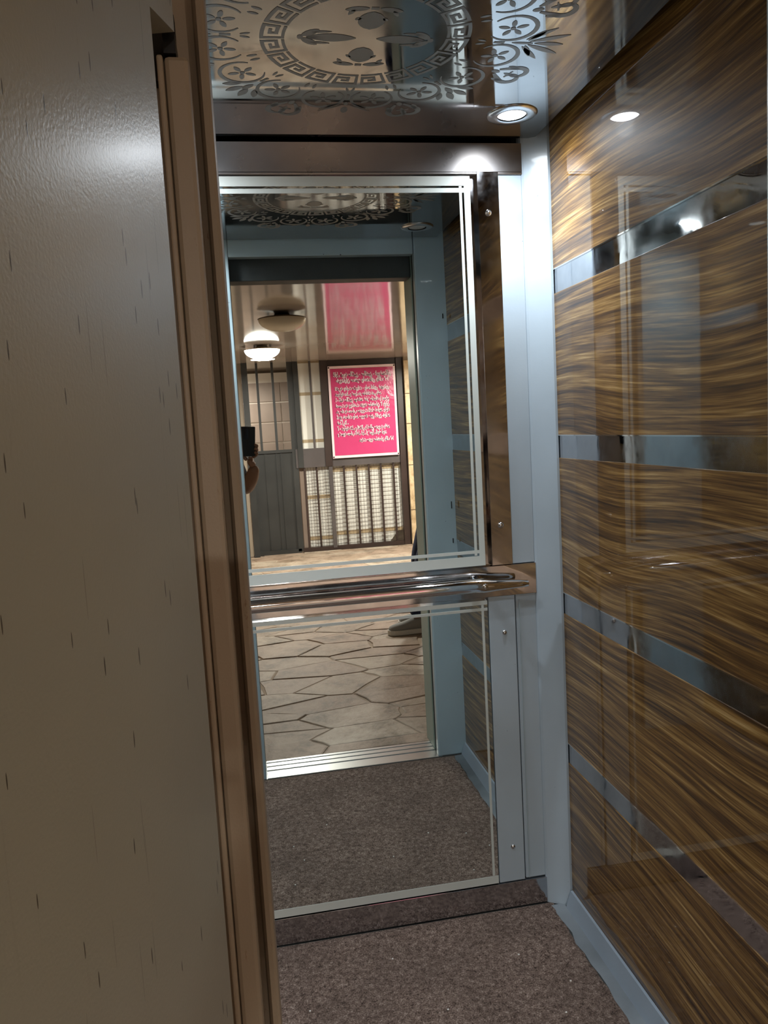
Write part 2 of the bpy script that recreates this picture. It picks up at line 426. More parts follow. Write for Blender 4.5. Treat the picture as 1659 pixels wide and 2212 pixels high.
# downlights
def downlight(x, y, lit, label):
    t = empty('downlight', (x, y, CEIL)); tag(t, label, 'ceiling light', 'recessed spotlights in the lift ceiling')
    MB().lathe([(.036, -.0045), (.041, -.0060), (.060, -.0040), (.064, -.0010), (.064, .001), (.036, .001)], (x, y, CEIL), 40, cap=False).build('bezel', satin, t)
    MB().lathe([(.0, -.0045), (.020, -.0042), (.030, -.003), (.036, .0)], (x, y, CEIL), 32).build('lens', lens_m if lit else lens_off, t)
    if lit:
        for nm, wt, cone, bl in (('spot_lamp', SPOT_W, 92, .75), ('spot_spill', SPOT_WIDE, 172, .8)):
            ld = bpy.data.lights.new(nm, 'SPOT'); ld.energy = wt; ld.color = SPOT_COL
            ld.spot_size = math.radians(cone); ld.spot_blend = bl; ld.shadow_soft_size = .022
            lo = bpy.data.objects.new(nm, ld); C.objects.link(lo); lo.location = (x, y, CEIL-.03); adopt(lo, t)
downlight(*SPOTS[0], 'lit recessed downlight near the back right corner of the ceiling')
downlight(*SPOTS[1], 'lit recessed downlight near the back left corner, behind the cream door')
downlight(*SPOTS[2], 'lit recessed downlight near the front left corner of the lift')
downlight(*SPOTS[3], 'unlit recessed downlight near the front right corner of the lift')

# back wall
wb = MB().box(XL-.02, XR+.02, YB+.012, YB+.04, 0, 2.44).build('wall_back', steel)
struct(wb, 'back wall of the lift with painted panels, steel plates and two mirrors')
# lintel with a soft bottom lip
MB().prism([(YB+.013, 2.142), (YB-.006, 2.142), (YB-.006, 2.2165), (YB+.013, 2.2165)], 'x', CX-.513, CX+.513).build('lintel_plate', brushed, wb)
MB().box(CX-.513, CX+.513, YB-.008, YB+.012, 2.134, 2.1415, .002).build('lintel_lip', brushed, wb)
for s_ in (1, -1):
    def X(v): return CX+s_*(v-CX)
    def bx(m, a, b, *r, **k): a, b = sorted((X(a), X(b))); return m.box(a, b, *r, **k)
    bx(MB(), .739, .8065, YB-.004, YB+.013, 1.052, 2.133, bev=.002).build('side_panel', blue, wb)
    bx(MB(), .745, .808, YB-.002, YB+.013, .084, .961, bev=.003).build('side_panel', blue, wb)
    bx(MB(), .661, .741, YB-.006, YB+.013, .084, .961, bev=.002).build('side_panel', blue, wb)
    bx(MB(), .754, .757, YB-.0045, YB, .086, .945).build('panel_groove', blue_door, wb)
    bx(MB(), .677, .7385, YB-.009, YB+.013, 1.052, 2.1415, bev=.001).build('chrome_strip', steel, wb)
    # angled corner post
    pts = [(X(.8065), YB+.012), (X(.8065), YB-.004), (X(.812), YB-.010), (X(.867), YB-.046), (X(.8738), YB-.046), (X(.8738), YB+.012)]
    MB().prism(pts, 'z', 0.0, 2.40).build('corner_post', blue, wb)
    for zz in (2.032, 1.168): MB().lathe([(0, -.007), (.006, -.0055), (.009, -.001), (.009, .003)], (X(.7065), YB-.009, zz), 20, 'y').build('screw', screw_m, wb)
    for zz in (.852, .193): MB().lathe([(0, -.005), (.005, -.004), (.0075, -.001), (.0075, .003)], (X(.7065), YB-.006, zz), 20, 'y').build('screw', screw_m, wb)
MB().box(CX-.513, CX+.513, YB-.008, YB+.013, .961, 1.0505, .001).build('rail_plate', steel, wb)
kick = steel
MB().box(CX-.514, CX+.514, YB-.008, YB+.013, 0.002, .081, .001).build('kick_plate', kick, wb)

def mirror(z0, z1, label, hb, name):
    x1 = .6575; x0 = 2*CX-x1
    t = empty(name, (CX, YB, z0)); tag(t, label, 'mirror')
    MB().box(x0, x1, YB-.006, YB+.0118, z0, z1).build('glass', mirror_m, t)
    y0, y1 = YB-.0067, YB-.0055
    if hb == 'u':
        fr, ln0, ln1, tb = .017, .0235, .031, .025
        for b_ in ((x0, x1, y0, y1, z1-tb, z1), (x0, x1, y0, y1, z0, z0+.028), (x1-fr, x1, y0, y1, z0+.028, z1-tb), (x0, x0+fr, y0, y1, z0+.028, z1-tb)):
            MB().box(*b_).build('frosted_border', frost, t)
        for b_ in ((x0+fr, x1-fr, y0, y1, z1-.043, z1-.031), (x0+fr, x1-fr, y0, y1, z0+.036, z0+.045), (x1-ln1, x1-ln0, y0-.0002, y1, z0+.03, z1-.026), (x0+ln0, x0+ln1, y0-.0002, y1, z0+.03, z1-.026)):
            MB().box(*b_).build('frosted_line', frost, t)
    else:
        for b_ in ((x0, x1, y0, y1, z1-.012, z1), (x0, x1, y0, y1, z0, z0+.024)): MB().box(*b_).build('frosted_border', frost_dim, t)
        for b_ in ((x0, x1, y0, y1, z1-.030, z1-.022), (x1-.018, x1-.011, y0-.0002, y1, z0+.026, z1-.013), (x0+.011, x0+.018, y0-.0002, y1, z0+.026, z1-.013)):
            MB().box(*b_).build('frosted_line', frost_dim, t)
    return t
frost_dim = frost
mirror(1.055, 2.130, 'upper wall mirror with a white frosted double border', 'u', 'wall_mirror')
mirror(.085, .952, 'lower wall mirror between the handrail and the steel kick plate', 'l', 'wall_mirror')

# handrail
hr = empty('handrail', (CX, 2.085, 1.0)); tag(hr, 'polished steel handrail tube with flattened ends across the mirrors', 'handrail')
def ends(v): return CX+v, CX-v
a = .317
path, rad, sq = [], [], []
for x, dz, rr, k in [(-.466, -.006, .0165, (.62, .55)), (-.44, -.005, .018, (.66, .62)), (-.38, -.003, .0195, (.8, .80)), (-.335, -.001, .021, (1, .98)), (-.31, 0, .0195, (1, 1)), (0, 0, .0195, (1, 1)), (.31, 0, .0195, (1, 1)), (.335, -.001, .021, (1, .98)), (.38, -.003, .0195, (.8, .80)), (.44, -.005, .018, (.66, .62)), (.466, -.006, .0165, (.62, .55))]:
    path.append((CX+x, 2.085, 1.010+dz)); rad.append(rr); sq.append(k)
MB().tube(path, rad, 28, sq).build('rail_tube', chrome, hr)
for s_ in (1, -1):
    MB().tube([(CX+s_*.335, 2.085, 1.009), (CX+s_*.335, 2.11, 1.009), (CX+s_*.335, 2.135, 1.009), (CX+s_*.335, 2.1425, 1.009)], [.013, .011, .012, .019], 20).build('bracket', chrome, hr)
    MB().lathe([(.0, -.006), (.006, -.0055), (.008, -.002), (.008, .0)], (CX+s_*.335, 2.066, 1.010), 16, 'y').build('rail_bolt', chrome, hr)

# car floor, carpet, baseboards
struct(MB().box(XL-.02, XR+.02, YF, YB+.02, -.06, -.002).build('floor', dark_metal), 'lift floor plate under the brown carpet')
m = MB()
nx, ny = 60, 60; x0, x1, y0, y1 = XL+.03, .822, YF+.004, 2.139
grid = []
rr = random.Random(3)
for j in range(ny+1):
    row = []
    for i in range(nx+1):
        x = x0+(x1-x0)*i/nx; y = y0+(y1-y0)*j/ny
        if i == nx: x += rr.uniform(-.003, .003)+.006*math.sin(y*9)
        z = .004+rr.uniform(-.0007, .0007)
        if i in (0, nx) or j in (0, ny): z = -.001
        row.append(m.bm.verts.new((x, y, z)))
    grid.append(row)
for j in range(ny):
    for i in range(nx): m.bm.faces.new([grid[j][i], grid[j][i+1], grid[j+1][i+1], grid[j+1][i]])
tag(m.build('carpet', carpet_m), 'worn brown flecked carpet covering the lift floor', 'carpet')
for s_, nm in ((1, 'baseboard_right'), (-1, 'baseboard_left')):
    def X(v): return CX+s_*(v-CX)
    o = MB().prism([(X(.8732), .052), (X(.866), .052), (X(.853), .010), (X(.850), .001), (X(.8732), .001)], 'y', YF+.004, YB-.050).build(nm, base_paint)
    struct(o, 'blue-grey painted metal baseboard along the %s wood wall' % ('right' if s_ > 0 else 'left'))
    m = MB(); ys = [YF+.01+i*.045 for i in range(25)]
    L_ = [(X(.8515), y) for y in ys]; R_ = [(X(.815+rr.uniform(-.006, .006)), y) for y in ys]
    for i in range(24):
        v = [m.bm.verts.new((p[0], p[1], z)) for p, z in ((L_[i], .0035), (L_[i+1], .0035), (R_[i+1], .0012), (R_[i], .0012))]; m.bm.faces.new(v)
    tag(m.build('floor_tape', tape_m), 'dirty grey adhesive strip between carpet and %s baseboard' % ('right' if s_ > 0 else 'left'), 'tape')
m = MB()
for x, y in [(.735, 1.80), (.40, 1.78), (.06, 1.86), (.07, 1.62), (.10, 1.72), (.55, 1.66), (.30, 2.0), (.64, 1.93), (.2, 1.5), (.68, 1.70)]:
    m.box(x-.0022, x+.0022, y-.0018, y+.0018, .0045, .0075, .0006)
tag(m.build('crumbs', crumb_m), 'tiny white crumbs scattered on the brown carpet', 'crumbs', kind='stuff')

# ------------------------------------------------------------------ lift front (seen in the mirror)
wf = MB().box(.7465, XR+.02, .992, YF, 0, 2.44, .006).build('wall_front', blue_door)
struct(wf, 'pale blue front wall of the lift around the doorway')
MB().box(XL-.02, -.0072, .985, YF, 0, 2.44, .003).build('return_panel', blue_door, wf)
MB().box(-.006, .744, .985, YF, 2.165, 2.44, .003).build('header_panel', blue_door, wf)
for zz, L_ in ((1.9, .02), (1.1, .03), (.95, .02)): MB().box(.856, .860, YF, YF+.003, zz, zz+L_).build('paint_chip', dark, wf)
MB().box(XL-.02, -.009, .955, .984, 0, 2.44).build('gap_shade', dark, wf)  # dark blocks stand in for the shade between car front and landing frame
MB().box(.752, XR+.02, .955, .984, 0, 2.44).build('gap_shade', dark, wf)
sl = MB().box(-.02, .765, .850, 1.034, -.05, .001).build('door_sill', alu)
tag(sl, 'aluminium door sill with three track grooves at the lift threshold', 'sill')
for y0, y1 in ((.852, .872), (.880, .912), (.920, .954), (.964, 1.034)):
    MB().box(-.004, .748, y0, y1, .0005, .004, .0012).build('sill_rib', alu, sl)

# landing door: frame + open leaf
df = MB().box(.748, .86, .80, .945, 0, 2.30, .004).build('door_1', mat('pale_green_frame_paint', rough=.4, build=cream_build((.36, .43, .36), .15, .1)))
struct(df, 'landing door frame of old painted steel around the lift entrance')
m = MB().box(-.012, .746, .86, .953, 2.085, 2.30, .003); m.build('door_head', dark_metal, df)
# left jamb with rounded rib profile
pts = [(-.40, .95), (-.0055, .95), (-.0055, .853), (-.0068, .847), (-.010, .844), (-.015, .845), (-.0175, .850), (-.0195, .862), (-.026, .866), (-.40, .866)]
MB().prism(pts, 'z', 0, 2.30).build('door_jamb', jamb_m, df)
# hinge stile (long rounded bar) below the pivot notch
def stile(name, x0, x1, y0, y1, z0, z1, bev, m_): return MB().box(x0, x1, y0, y1, z0, z1, bev).build(name, m_, df)
stile('hinge_bar', -.0485, -.0245, .812, .862, .01, 1.831, .005, jamb_m)
MB().box(-.0545, -.0487, .806, .84, .01, 1.829, .002).build('hinge_rib', jamb_m, df)
stile('pivot_block', -.0475, -.0362, .812, .860, 1.8325, 1.8515, .0, black)
MB().box(-.085, -.0372, .848, .865, 1.822, 1.885, .0).build('notch_shade', dark, df)  # dark box paints the shade seen inside the notch
# leaf, opened outwards; its upper hinge corner overhangs the bar with a slanted flame-cut edge
AZ = math.radians(12.5)
d = Vector((-math.sin(AZ), -math.cos(AZ))); nrm = Vector((math.cos(AZ), -math.sin(AZ)))
P0 = Vector((-.0355, .80)); TH = .035
m = MB()
def leafpoly(pts):
    f_, b_ = [], []
    for t, z in pts:
        p = P0+d*t; q_ = p-nrm*TH
        f_.append(m.bm.verts.new((p.x, p.y, z))); b_.append(m.bm.verts.new((q_.x, q_.y, z)))
    m.bm.faces.new(f_); m.bm.faces.new(list(reversed(b_)))
    for i in range(len(f_)): m.bm.faces.new([f_[i], b_[i], b_[(i+1) % len(f_)], f_[(i+1) % len(f_)]])
leafpoly([(.072, .012), (.69, .012), (.69, 2.16), (0, 2.16), (0, 1.846), (.072, 1.833)])
m.build('door_leaf', cream, df)

# landing wall round the doorway (lobby side)
wl2 = MB().box(.86, 2.7, .80, .98, 0, 2.45).build('wall_landing', wall_m)
struct(wl2, 'beige plaster landing wall around the lift entrance')
MB().box(-1.6, -.401, .86, .98, 0, 2.45).build('wall_section', wall_m, wl2)
MB().box(-.40, .86, .86, .955, 2.302, 2.45).build('wall_section', wall_m, wl2)

# ------------------------------------------------------------------ lobby behind the camera
GY = -5.15
fl = MB().box(-1.6, 2.7, -7.0, .851, -.08, -.0065).build('floor', mortar); struct(fl, 'lobby floor of broken irregular paving stones')
struct(MB().box(-1.6, 2.7, -7.0, .86, LC, LC+.03).build('ceiling', pvc), 'glossy off-white lobby ceiling reflecting the entrance gate')
struct(MB().box(-1.66, -1.6, -7.0, .98, -.05, LC+.2).build('wall_left', wall_m), 'beige lobby wall beside the photographer')
struct(MB().box(2.7, 2.76, -7.0, .98, -.05, LC+.2).build('wall_right', wall_m), 'beige lobby wall on the side of the second person')
# crazy paving by clipping Voronoi cells
def clip(poly, a, b, c):
    out = []
    for i in range(len(poly)):
        p, q = poly[i], poly[(i+1) % len(poly)]
        dp = a*p[0]+b*p[1]-c; dq = a*q[0]+b*q[1]-c
        if dp <= 0: out.append(p)
        if dp*dq < 0:
            t = dp/(dp-dq); out.append((p[0]+(q[0]-p[0])*t, p[1]+(q[1]-p[1])*t))
    return out
rs = random.Random(21); seeds = []
SX = 2.1
while len(seeds) < 285:
    x, y = rs.uniform(-.9, 2.69)/SX, rs.uniform(GY-.3, .84)
    if all((x-a)**2+(y-b)**2 > .112**2 for a, b in seeds) or rs.random() < .03: seeds.append((x, y))
for i, (x, y) in enumerate(seeds):
    poly = [(-.95/SX, GY-.35), (2.69/SX, GY-.35), (2.69/SX, .846), (-.95/SX, .846)]
    for j, (a, b) in enumerate(seeds):
        if i != j and (a-x)**2+(b-y)**2 < 1.6:
            nx_, ny_ = a-x, b-y; L_ = math.hypot(nx_, ny_); nx_ /= L_; ny_ /= L_
            poly = clip(poly, nx_, ny_, nx_*(a+x)/2+ny_*(b+y)/2-.0022)
            if len(poly) < 3: break
    if len(poly) < 3: continue
    pj = []
    for a in range(len(poly)):
        p, q = poly[a], poly[(a+1) % len(poly)]; pj.append(p)
        if math.hypot(p[0]-q[0], p[1]-q[1]) > .09:
            k_ = rs.uniform(.35, .65); e_ = rs.uniform(0, .007); L_ = math.hypot(p[0]-q[0], p[1]-q[1])
            pj.append((p[0]+(q[0]-p[0])*k_-(q[1]-p[1])/L_*e_, p[1]+(q[1]-p[1])*k_+(q[0]-p[0])/L_*e_))
    poly = [(p[0]*SX, p[1]) for p in pj]
    cx_ = sum(p[0] for p in poly)/len(poly); cy_ = sum(p[1] for p in poly)/len(poly)
    t = rs.uniform(-.005, .002)
    m = MB()
    lo = [m.bm.verts.new((p[0], p[1], -.02)) for p in poly]; mi = [m.bm.verts.new((p[0], p[1], t-.003)) for p in poly]
    hi = [m.bm.verts.new((cx_+(p[0]-cx_)*.975, cy_+(p[1]-cy_)*.975, t)) for p in poly]
    k = len(poly)
    m.bm.faces.new(hi)
    for a in range(k):
        b = (a+1) % k; m.bm.faces.new([lo[a], lo[b], mi[b], mi[a]]); m.bm.faces.new([mi[a], mi[b], hi[b], hi[a]])
    m.build('stone', stone_m, fl)

# lobby lamps
def bowl(x, y, lit, label, k=1.0):
    t = empty('ceiling_lamp', (x, y, LC)); tag(t, label, 'ceiling lamp', 'bowl lamps on the lobby ceiling')
    R = .165; zt = LC-.040
    prof = [(R, zt)]+[(R*math.cos(D2(a)), zt-.085*math.sin(D2(a))) for a in range(10, 91, 10)]
    prof[-1] = (0, zt-.085)
    MB().lathe([(r_, z-zt) for r_, z in prof], (x, y, zt), 40, cap=False).build('bowl', lampglass_on if lit else lampglass_off, t)
    MB().lathe([(R+.004, 0), (R+.004, .006), (R-.02, .012), (.06, .02), (.05, .039)], (x, y, zt), 40).build('rim', lampglass_off if lit else lamp_rim, t)
    if lit:
        ld = bpy.data.lights.new('lamp_bulb', 'AREA'); ld.shape = 'DISK'; ld.size = .22; ld.energy = LAMP_W*k; ld.color = LAMP_COL
        lo = bpy.data.objects.new('lamp_bulb', ld); C.objects.link(lo); lo.location = (x, y, LC-.1265); adopt(lo, t)
bowl(*LOBBY_LAMPS[0], 'lit glass bowl lamp on the lobby ceiling near the gate')
bowl(*LOBBY_LAMPS[1], 'unlit cream glass bowl lamp on the lobby ceiling nearer the lift')
bowl(-.35, -5.75, True, 'added lit bowl lamp that brightens the tiled wall beyond the gate bars', .35)  # invented lamp, put in to light the tiles behind the bars
bowl(2.25, -3.9, True, 'added out-of-view bowl lamp that brightens the gate, near the stone-clad pier')  # extra lamp out of sight, placed to lift the gate without the leaf

# gate
gt = empty('entrance_gate', (1.0, GY, 0)); tag(gt, 'dark metal entrance gate with bars, wire mesh and white boards across the lobby', 'gate')
def gb(name, m_, *b_, bev=0.0): return MB().box(*b_, bev=bev).build(name, m_, gt)
g0, g1 = GY-.02, GY+.02
# left leaf
gb('gate_post', gate_grey, .03, .10, g0, g1+.08, 0, LC)
gb('gate_post', gate_grey, .56, .625, g0, g1, .02, LC)
gb('solid_panel', gate_grey, .10, .56, g0, g0+.02, .04, 1.245)
gb('bottom_rail', gate_grey, .08, .60, g0, g1, .0, .05)
gb('middle_rail', gate_grey, .10, .56, g0, g1, 1.215, 1.25)
for x in (.235, .365, .42): gb('panel_rib', gate_grey, x, x+.018, g0, g1-.01, .05, 1.21)
for x in (.195, .375): gb('gate_bar', gate_grey, x, x+.028, g0, g1, 1.25, LC)
gb('gate_stile', gate_grey, .625, .69, g0, g1+.02, 1.02, LC, bev=.004)
gb('brown_board', tile_m, .623, .683, g0-.03, g0-.01, .02, 1.02)
gb('middle_rail', gate_plum, .60, 1.03, g0, g1+.01, 1.02, 1.245)
# boarded light left of sign
bd = gb('backing_board', mat('plain_white_board', col=(.80, .77, .71), rough=.5), .69, .95, g0-.03, g0-.015, 1.245, LC)
for z in (2.255, 1.875, 1.315): MB().box(.69, .95, g0-.014, g0-.012, z, z+.038).build('tape_strip', tan_tape, bd)
gb('gate_bar', gate_plum, .822, .845, g0, g1, 1.245, LC)
gb('gate_stile', gate_brown, .95, 1.035, g0, g1+.02, 1.02, LC, bev=.004)
# frame of right leaf
gb('gate_stile', gate_brown, 1.865, 1.945, g0, g1+.02, .0, LC, bev=.004)
gb('gate_stile', gate_brown, .683, .705, g0, g1, .03, 1.02)
gb('gate_stile', gate_plum, .985, 1.03, g0, g1+.01, .03, 1.02)
gb('top_rail', gate_brown, 1.035, 1.865, g0, g1, 2.20, LC)
gb('middle_rail', gate_plum, 1.035, 1.865, g0, g1, 1.015, 1.12)
gb('bottom_rail', gate_brown, .62, 1.945, g0, g1+.005, .0, .05)
gb('sheet_panel', gate_brown, 1.035, 1.865, g0, g0+.01, 1.12, 2.20)
bd = gb('backing_board', board, .705, .985, g0-.03, g0-.015, .05, 1.02)
for z in (.635, .135): MB().box(.705, .985, g0-.014, g0-.012, z, z+.045).build('tape_strip', tan_tape, bd)
m = MB(); m.prism([(1.03, .05), (1.70, .05), (1.76, .12), (1.80, .17), (1.865, .20), (1.865, 1.02), (1.03, 1.02)], 'y', g0-.03, g0-.015)
bd = m.build('backing_board', board, gt)
for z in (.945, .175): MB().box(1.03, 1.86, g0-.014, g0-.012, z, z+.045).build('tape_strip', tan_tape, bd)
for x in (.838, 1.168, 1.321, 1.474, 1.623, 1.779): gb('gate_bar', gate_brown, x-.010, x+.010, g0, g1-.01, .05, 1.02)
m = MB()
for i in range(20):
    z = .07+.05*i; m.box(1.03, 1.84, g1-.012, g1-.008, z-.0018, z+.0018)
for i in range(22):
    x = 1.05+.0375*i; m.box(x-.0007, x+.0007, g1-.012, g1-.010, .05, 1.015)
for i in range(26):
    z = .06+.040*i; m.box(.69, .99, g1-.010, g1-.007, z-.0018, z+.0018)
for i in range(9):
    x = .70+.0335*i; m.box(x-.0012, x+.0012, g1-.010, g1-.007, .05, 1.09)
tag(m.build('wire_mesh', gate_brown, gt), kind='stuff')

# stone cladding pier beside the gate
pr = MB().box(1.955, 2.16, GY-.1, GY+.08, 0, LC).build('wall_pier', mortar); struct(pr, 'yellow stone-clad pier at the side of the entrance gate')
z = 0.01
for h in (.42, .55, .50, .36, .40):
    MB().box(1.950, 2.165, GY+.08, GY+.10, z, min(z+h-.008, LC-.004), .003).build('stone', stone_clad, pr); z += h
struct(MB().box(2.165, 2.7, GY-.1, GY+.06, 0, LC).build('wall_gate', wall_m), 'beige lobby wall beside the stone-clad pier')
struct(MB().box(-1.6, .028, GY-.1, GY+.04, 0, LC).build('wall_gate', wall_m), 'beige lobby wall on the hinge side of the gate')
# tiled wall beyond the barred leaf
bw = MB().box(-.4, 1.0, -6.35, -6.30, 0, 2.24).build('wall_beyond', grout); struct(bw, 'brown tiled wall seen through the gate bars')
for j in range(8):
    for i in range(3):
        MB().box(-.39+i*.46, .06+i*.46, -6.302, -6.285, .01+j*.265, .257+j*.265, .003).build('tile', tile_m, bw)
struct(MB().box(-1.6, 2.7, -7.0, -6.95, 0, LC).build('wall_back', wall_m), 'far wall beyond the entrance gate')
# sign
sg = empty('notice_banner', (1.445, GY+.05, 1.1)); tag(sg, 'magenta vinyl notice with a white border and lines of Persian writing', 'banner')
def sheet(name, m_, x0, x1, z0, z1, y, parent, amp=.003):
    m = MB(); n_ = 16; g = []
    for j in range(n_+1):
        g.append([m.bm.verts.new((x0+(x1-x0)*i/n_, y+amp*math.sin(i*.9+j*.5)*math.cos(j*.7-i*.3), z0+(z1-z0)*j/n_)) for i in range(n_+1)])
    for j in range(n_):
        for i in range(n_):
            f = m.bm.faces.new([g[j][i], g[j][i+1], g[j+1][i+1], g[j+1][i]]); f.smooth = True
    return m.build(name, m_, parent)
sheet('white_border', pinkwhite, 1.040, 1.852, 1.110, 2.198, GY+.050, sg)
sheet('magenta_field', pink, 1.068, 1.826, 1.142, 2.168, GY+.0535, sg)
# Persian shaping into presentation forms
FORMS = {'ا': 'FE8D FE8E', 'آ': 'FE81 FE82', 'ب': 'FE8F FE90 FE91 FE92', 'پ': 'FB56 FB57 FB58 FB59', 'ت': 'FE95 FE96 FE97 FE98', 'ج': 'FE9D FE9E FE9F FEA0', 'چ': 'FB7A FB7B FB7C FB7D', 'ح': 'FEA1 FEA2 FEA3 FEA4', 'خ': 'FEA5 FEA6 FEA7 FEA8', 'د': 'FEA9 FEAA', 'ر': 'FEAD FEAE', 'ز': 'FEAF FEB0', 'س': 'FEB1 FEB2 FEB3 FEB4', 'ش': 'FEB5 FEB6 FEB7 FEB8', 'ض': 'FEBD FEBE FEBF FEC0', 'ط': 'FEC1 FEC2 FEC3 FEC4', 'ع': 'FEC9 FECA FECB FECC', 'ف': 'FED1 FED2 FED3 FED4', 'ق': 'FED5 FED6 FED7 FED8', 'ک': 'FB8E FB8F FB90 FB91', 'گ': 'FB92 FB93 FB94 FB95', 'ل': 'FEDD FEDE FEDF FEE0', 'م': 'FEE1 FEE2 FEE3 FEE4', 'ن': 'FEE5 FEE6 FEE7 FEE8', 'و': 'FEED FEEE', 'ه': 'FEE9 FEEA FEEB FEEC', 'ی': 'FBFC FBFD FBFE FBFF', 'ئ': 'FE89 FE8A FE8B FE8C', 'ص': 'FEB9 FEBA FEBB FEBC', 'ظ': 'FEC5 FEC6 FEC7 FEC8', 'غ': 'FECD FECE FECF FED0'}
FORMS = {k: [chr(int(h, 16)) for h in v.split()] for k, v in FORMS.items()}
def shape(s_):
    out = []
    for i, ch in enumerate(s_):
        if ch not in FORMS: out.append(ch); continue
        fm = FORMS[ch]; p = i > 0 and s_[i-1] in FORMS and len(FORMS[s_[i-1]]) == 4; nx_ = i+1 < len(s_) and s_[i+1] in FORMS and len(fm) == 4
        out.append(fm[(3 if nx_ else 1) if p else (2 if nx_ else 0)])
    return ''.join(reversed(out))
LINES = [('قابل توجه مالکین ، ساکنین ، فروشندگان', .70, 'c', 2.075), ('خریداران محترم واحدهای پلاک ۲۰۱', .64, 'c', 2.008), ('نظر به رعایت مقررات ، واحد اداری شهرداری', .66, 'r', 1.915), ('هیچگونه دخل و تصرف در مشاعات نمی باشد', .56, 'r', 1.848), ('۱ - کلیه مالکین موظفند شارژ ماهیانه را بموقع', .65, 'r', 1.780), ('نسبت به پرداخت هزینه ساختمان تا پایان', .65, 'r', 1.712), ('هر ماه به حساب مدیریت اقدام نمایند وگرنه', .65, 'r', 1.645), ('قطع خدمات واحد مربوطه طبق قانون خواهد', .65, 'r', 1.577), ('شد لذا .', .14, 'r', 1.510), ('۲ - هرگونه نقل و انتقال با اطلاع مدیریت باشد', .64, 'r', 1.443), ('و تسویه حساب کامل قبل از تحویل انجام گردد', .60, 'r', 1.378), ('هیئت مدیره ساختمان پلاک ۲۰۱', .42, 'l', 1.295)]
XS, XE = 1.100, 1.800      # reader's right edge is at XS
dg = bpy.context.evaluated_depsgraph_get
for k, (t_, wd, al, zz) in enumerate(LINES):
    if al == 'r': xa, xb = XS+.012, XS+.012+wd
    elif al == 'l': xa, xb = XE-.01-wd, XE-.01
    else: xa, xb = (XS+XE)/2-wd/2, (XS+XE)/2+wd/2
    for nm, off, m_, dy in (('letter_outline', .0, txt_o, .0585), ('lettering', 0.0, txt_d, .0605)):
        cv = bpy.data.curves.new(nm, 'FONT'); cv.body = shape(t_); cv.size = 1.0; cv.resolution_u = 2
        cv.offset = .075 if nm == 'letter_outline' else -.008
        tmp = bpy.data.objects.new('tmp', cv); C.objects.link(tmp)
        me = bpy.data.meshes.new_from_object(tmp.evaluated_get(dg())); bpy.data.objects.remove(tmp); me.name = nm
        xs_ = [v.co.x for v in me.vertices]; a_, b_ = min(xs_), max(xs_)
        sx = wd/(b_-a_); sz = .068 if k < 2 else .060
        for v in me.vertices:
            v.co = Vector((xb-(v.co.x-a_)*sx, GY+dy, zz+v.co.y*sz))
        me.flip_normals()
        me.materials.clear(); me.materials.append(m_)
        o = bpy.data.objects.new(nm, me); C.objects.link(o); adopt(o, sg)
for x, z in ((1.052, 2.182), (1.84, 2.182), (1.052, 1.125), (1.84, 1.125)):
    MB().lathe([(0, .004), (.006, .003), (.009, 0)], (x, GY+.054, z), 14, 'y').build('grommet', gate_brown, sg)

# ------------------------------------------------------------------ people
def skinned(name, joints, edges, radii, material, parent, lv=2, root=0):
    me = bpy.data.meshes.new(name); me.from_pydata([Vector(j) for j in joints], edges, [])
    o = bpy.data.objects.new(name, me); C.objects.link(o)
    sk = o.modifiers.new('skin', 'SKIN'); sk.use_smooth_shade = True
    sv = me.skin_vertices[0].data if me.skin_vertices else None
    if sv is None:
        bm = bmesh.new(); bm.from_mesh(me); bm.verts.layers.skin.verify(); bm.to_mesh(me); bm.free(); sv = me.skin_vertices[0].data
    for i, r_ in enumerate(radii):
        sv[i].radius = r_ if isinstance(r_, tuple) else (r_, r_); sv[i].use_root = (i == root)
    ss = o.modifiers.new('sub', 'SUBSURF'); ss.levels = lv; ss.render_levels = lv
    me.materials.append(material); adopt(o, parent); return o
def head_bits(t, H, fdir, up=1.0, hair_m=hair):
    """H head centre, fdir facing (unit 2d)"""
    f = Vector((fdir[0], fdir[1], 0)); s = Vector((-f.y, f.x, 0)); H = Vector(H)
    m = MB(); bmesh.ops.create_uvsphere(m.bm, u_segments=24, v_segments=16, radius=1)
    for v in m.bm.verts: v.co = Vector((v.co.x*.083, v.co.y*.100, v.co.z*.112))
    bmesh.ops.delete(m.bm, geom=[v for v in m.bm.verts if (v.co.y > .045 and v.co.z < .055) or v.co.z < -.055], context='VERTS')
    R = Matrix((s*-1, f, Vector((0, 0, 1)))).transposed().to_4x4()
    bmesh.ops.transform(m.bm, matrix=Matrix.Translation(H+Vector((0, 0, .018))-f*.010) @ R, verts=m.bm.verts)
    for fc in m.bm.faces: fc.smooth = True
    m.build('hair', hair_m, t)
    for k in (1, -1):
        m = MB(); bmesh.ops.create_uvsphere(m.bm, u_segments=12, v_segments=8, radius=.012, matrix=Matrix.Translation(H+f*.078+s*k*.031+Vector((0, 0, .004)))); m.build('eye', eye_m, t)
        m = MB(); bmesh.ops.create_uvsphere(m.bm, u_segments=10, v_segments=8, radius=.006, matrix=Matrix.Translation(H+f*.0865+s*k*.031+Vector((0, 0, .004)))); m.build('pupil', black, t)
        m = MB(); bmesh.ops.create_uvsphere(m.bm, u_segments=10, v_segments=8, radius=1, matrix=Matrix.Translation(H+s*k*.080+Vector((0, 0, -.005))) @ R @ Matrix.Diagonal((.008, .018, .030, 1))); m.build('ear', skin, t)
    m = MB(); m.box(-.022, .022, .084, .092, -.052, -.044, .003, Matrix.Translation(H) @ R); m.build('mouth', mat('lips', col=(.30, .10, .08), rough=.5), t)
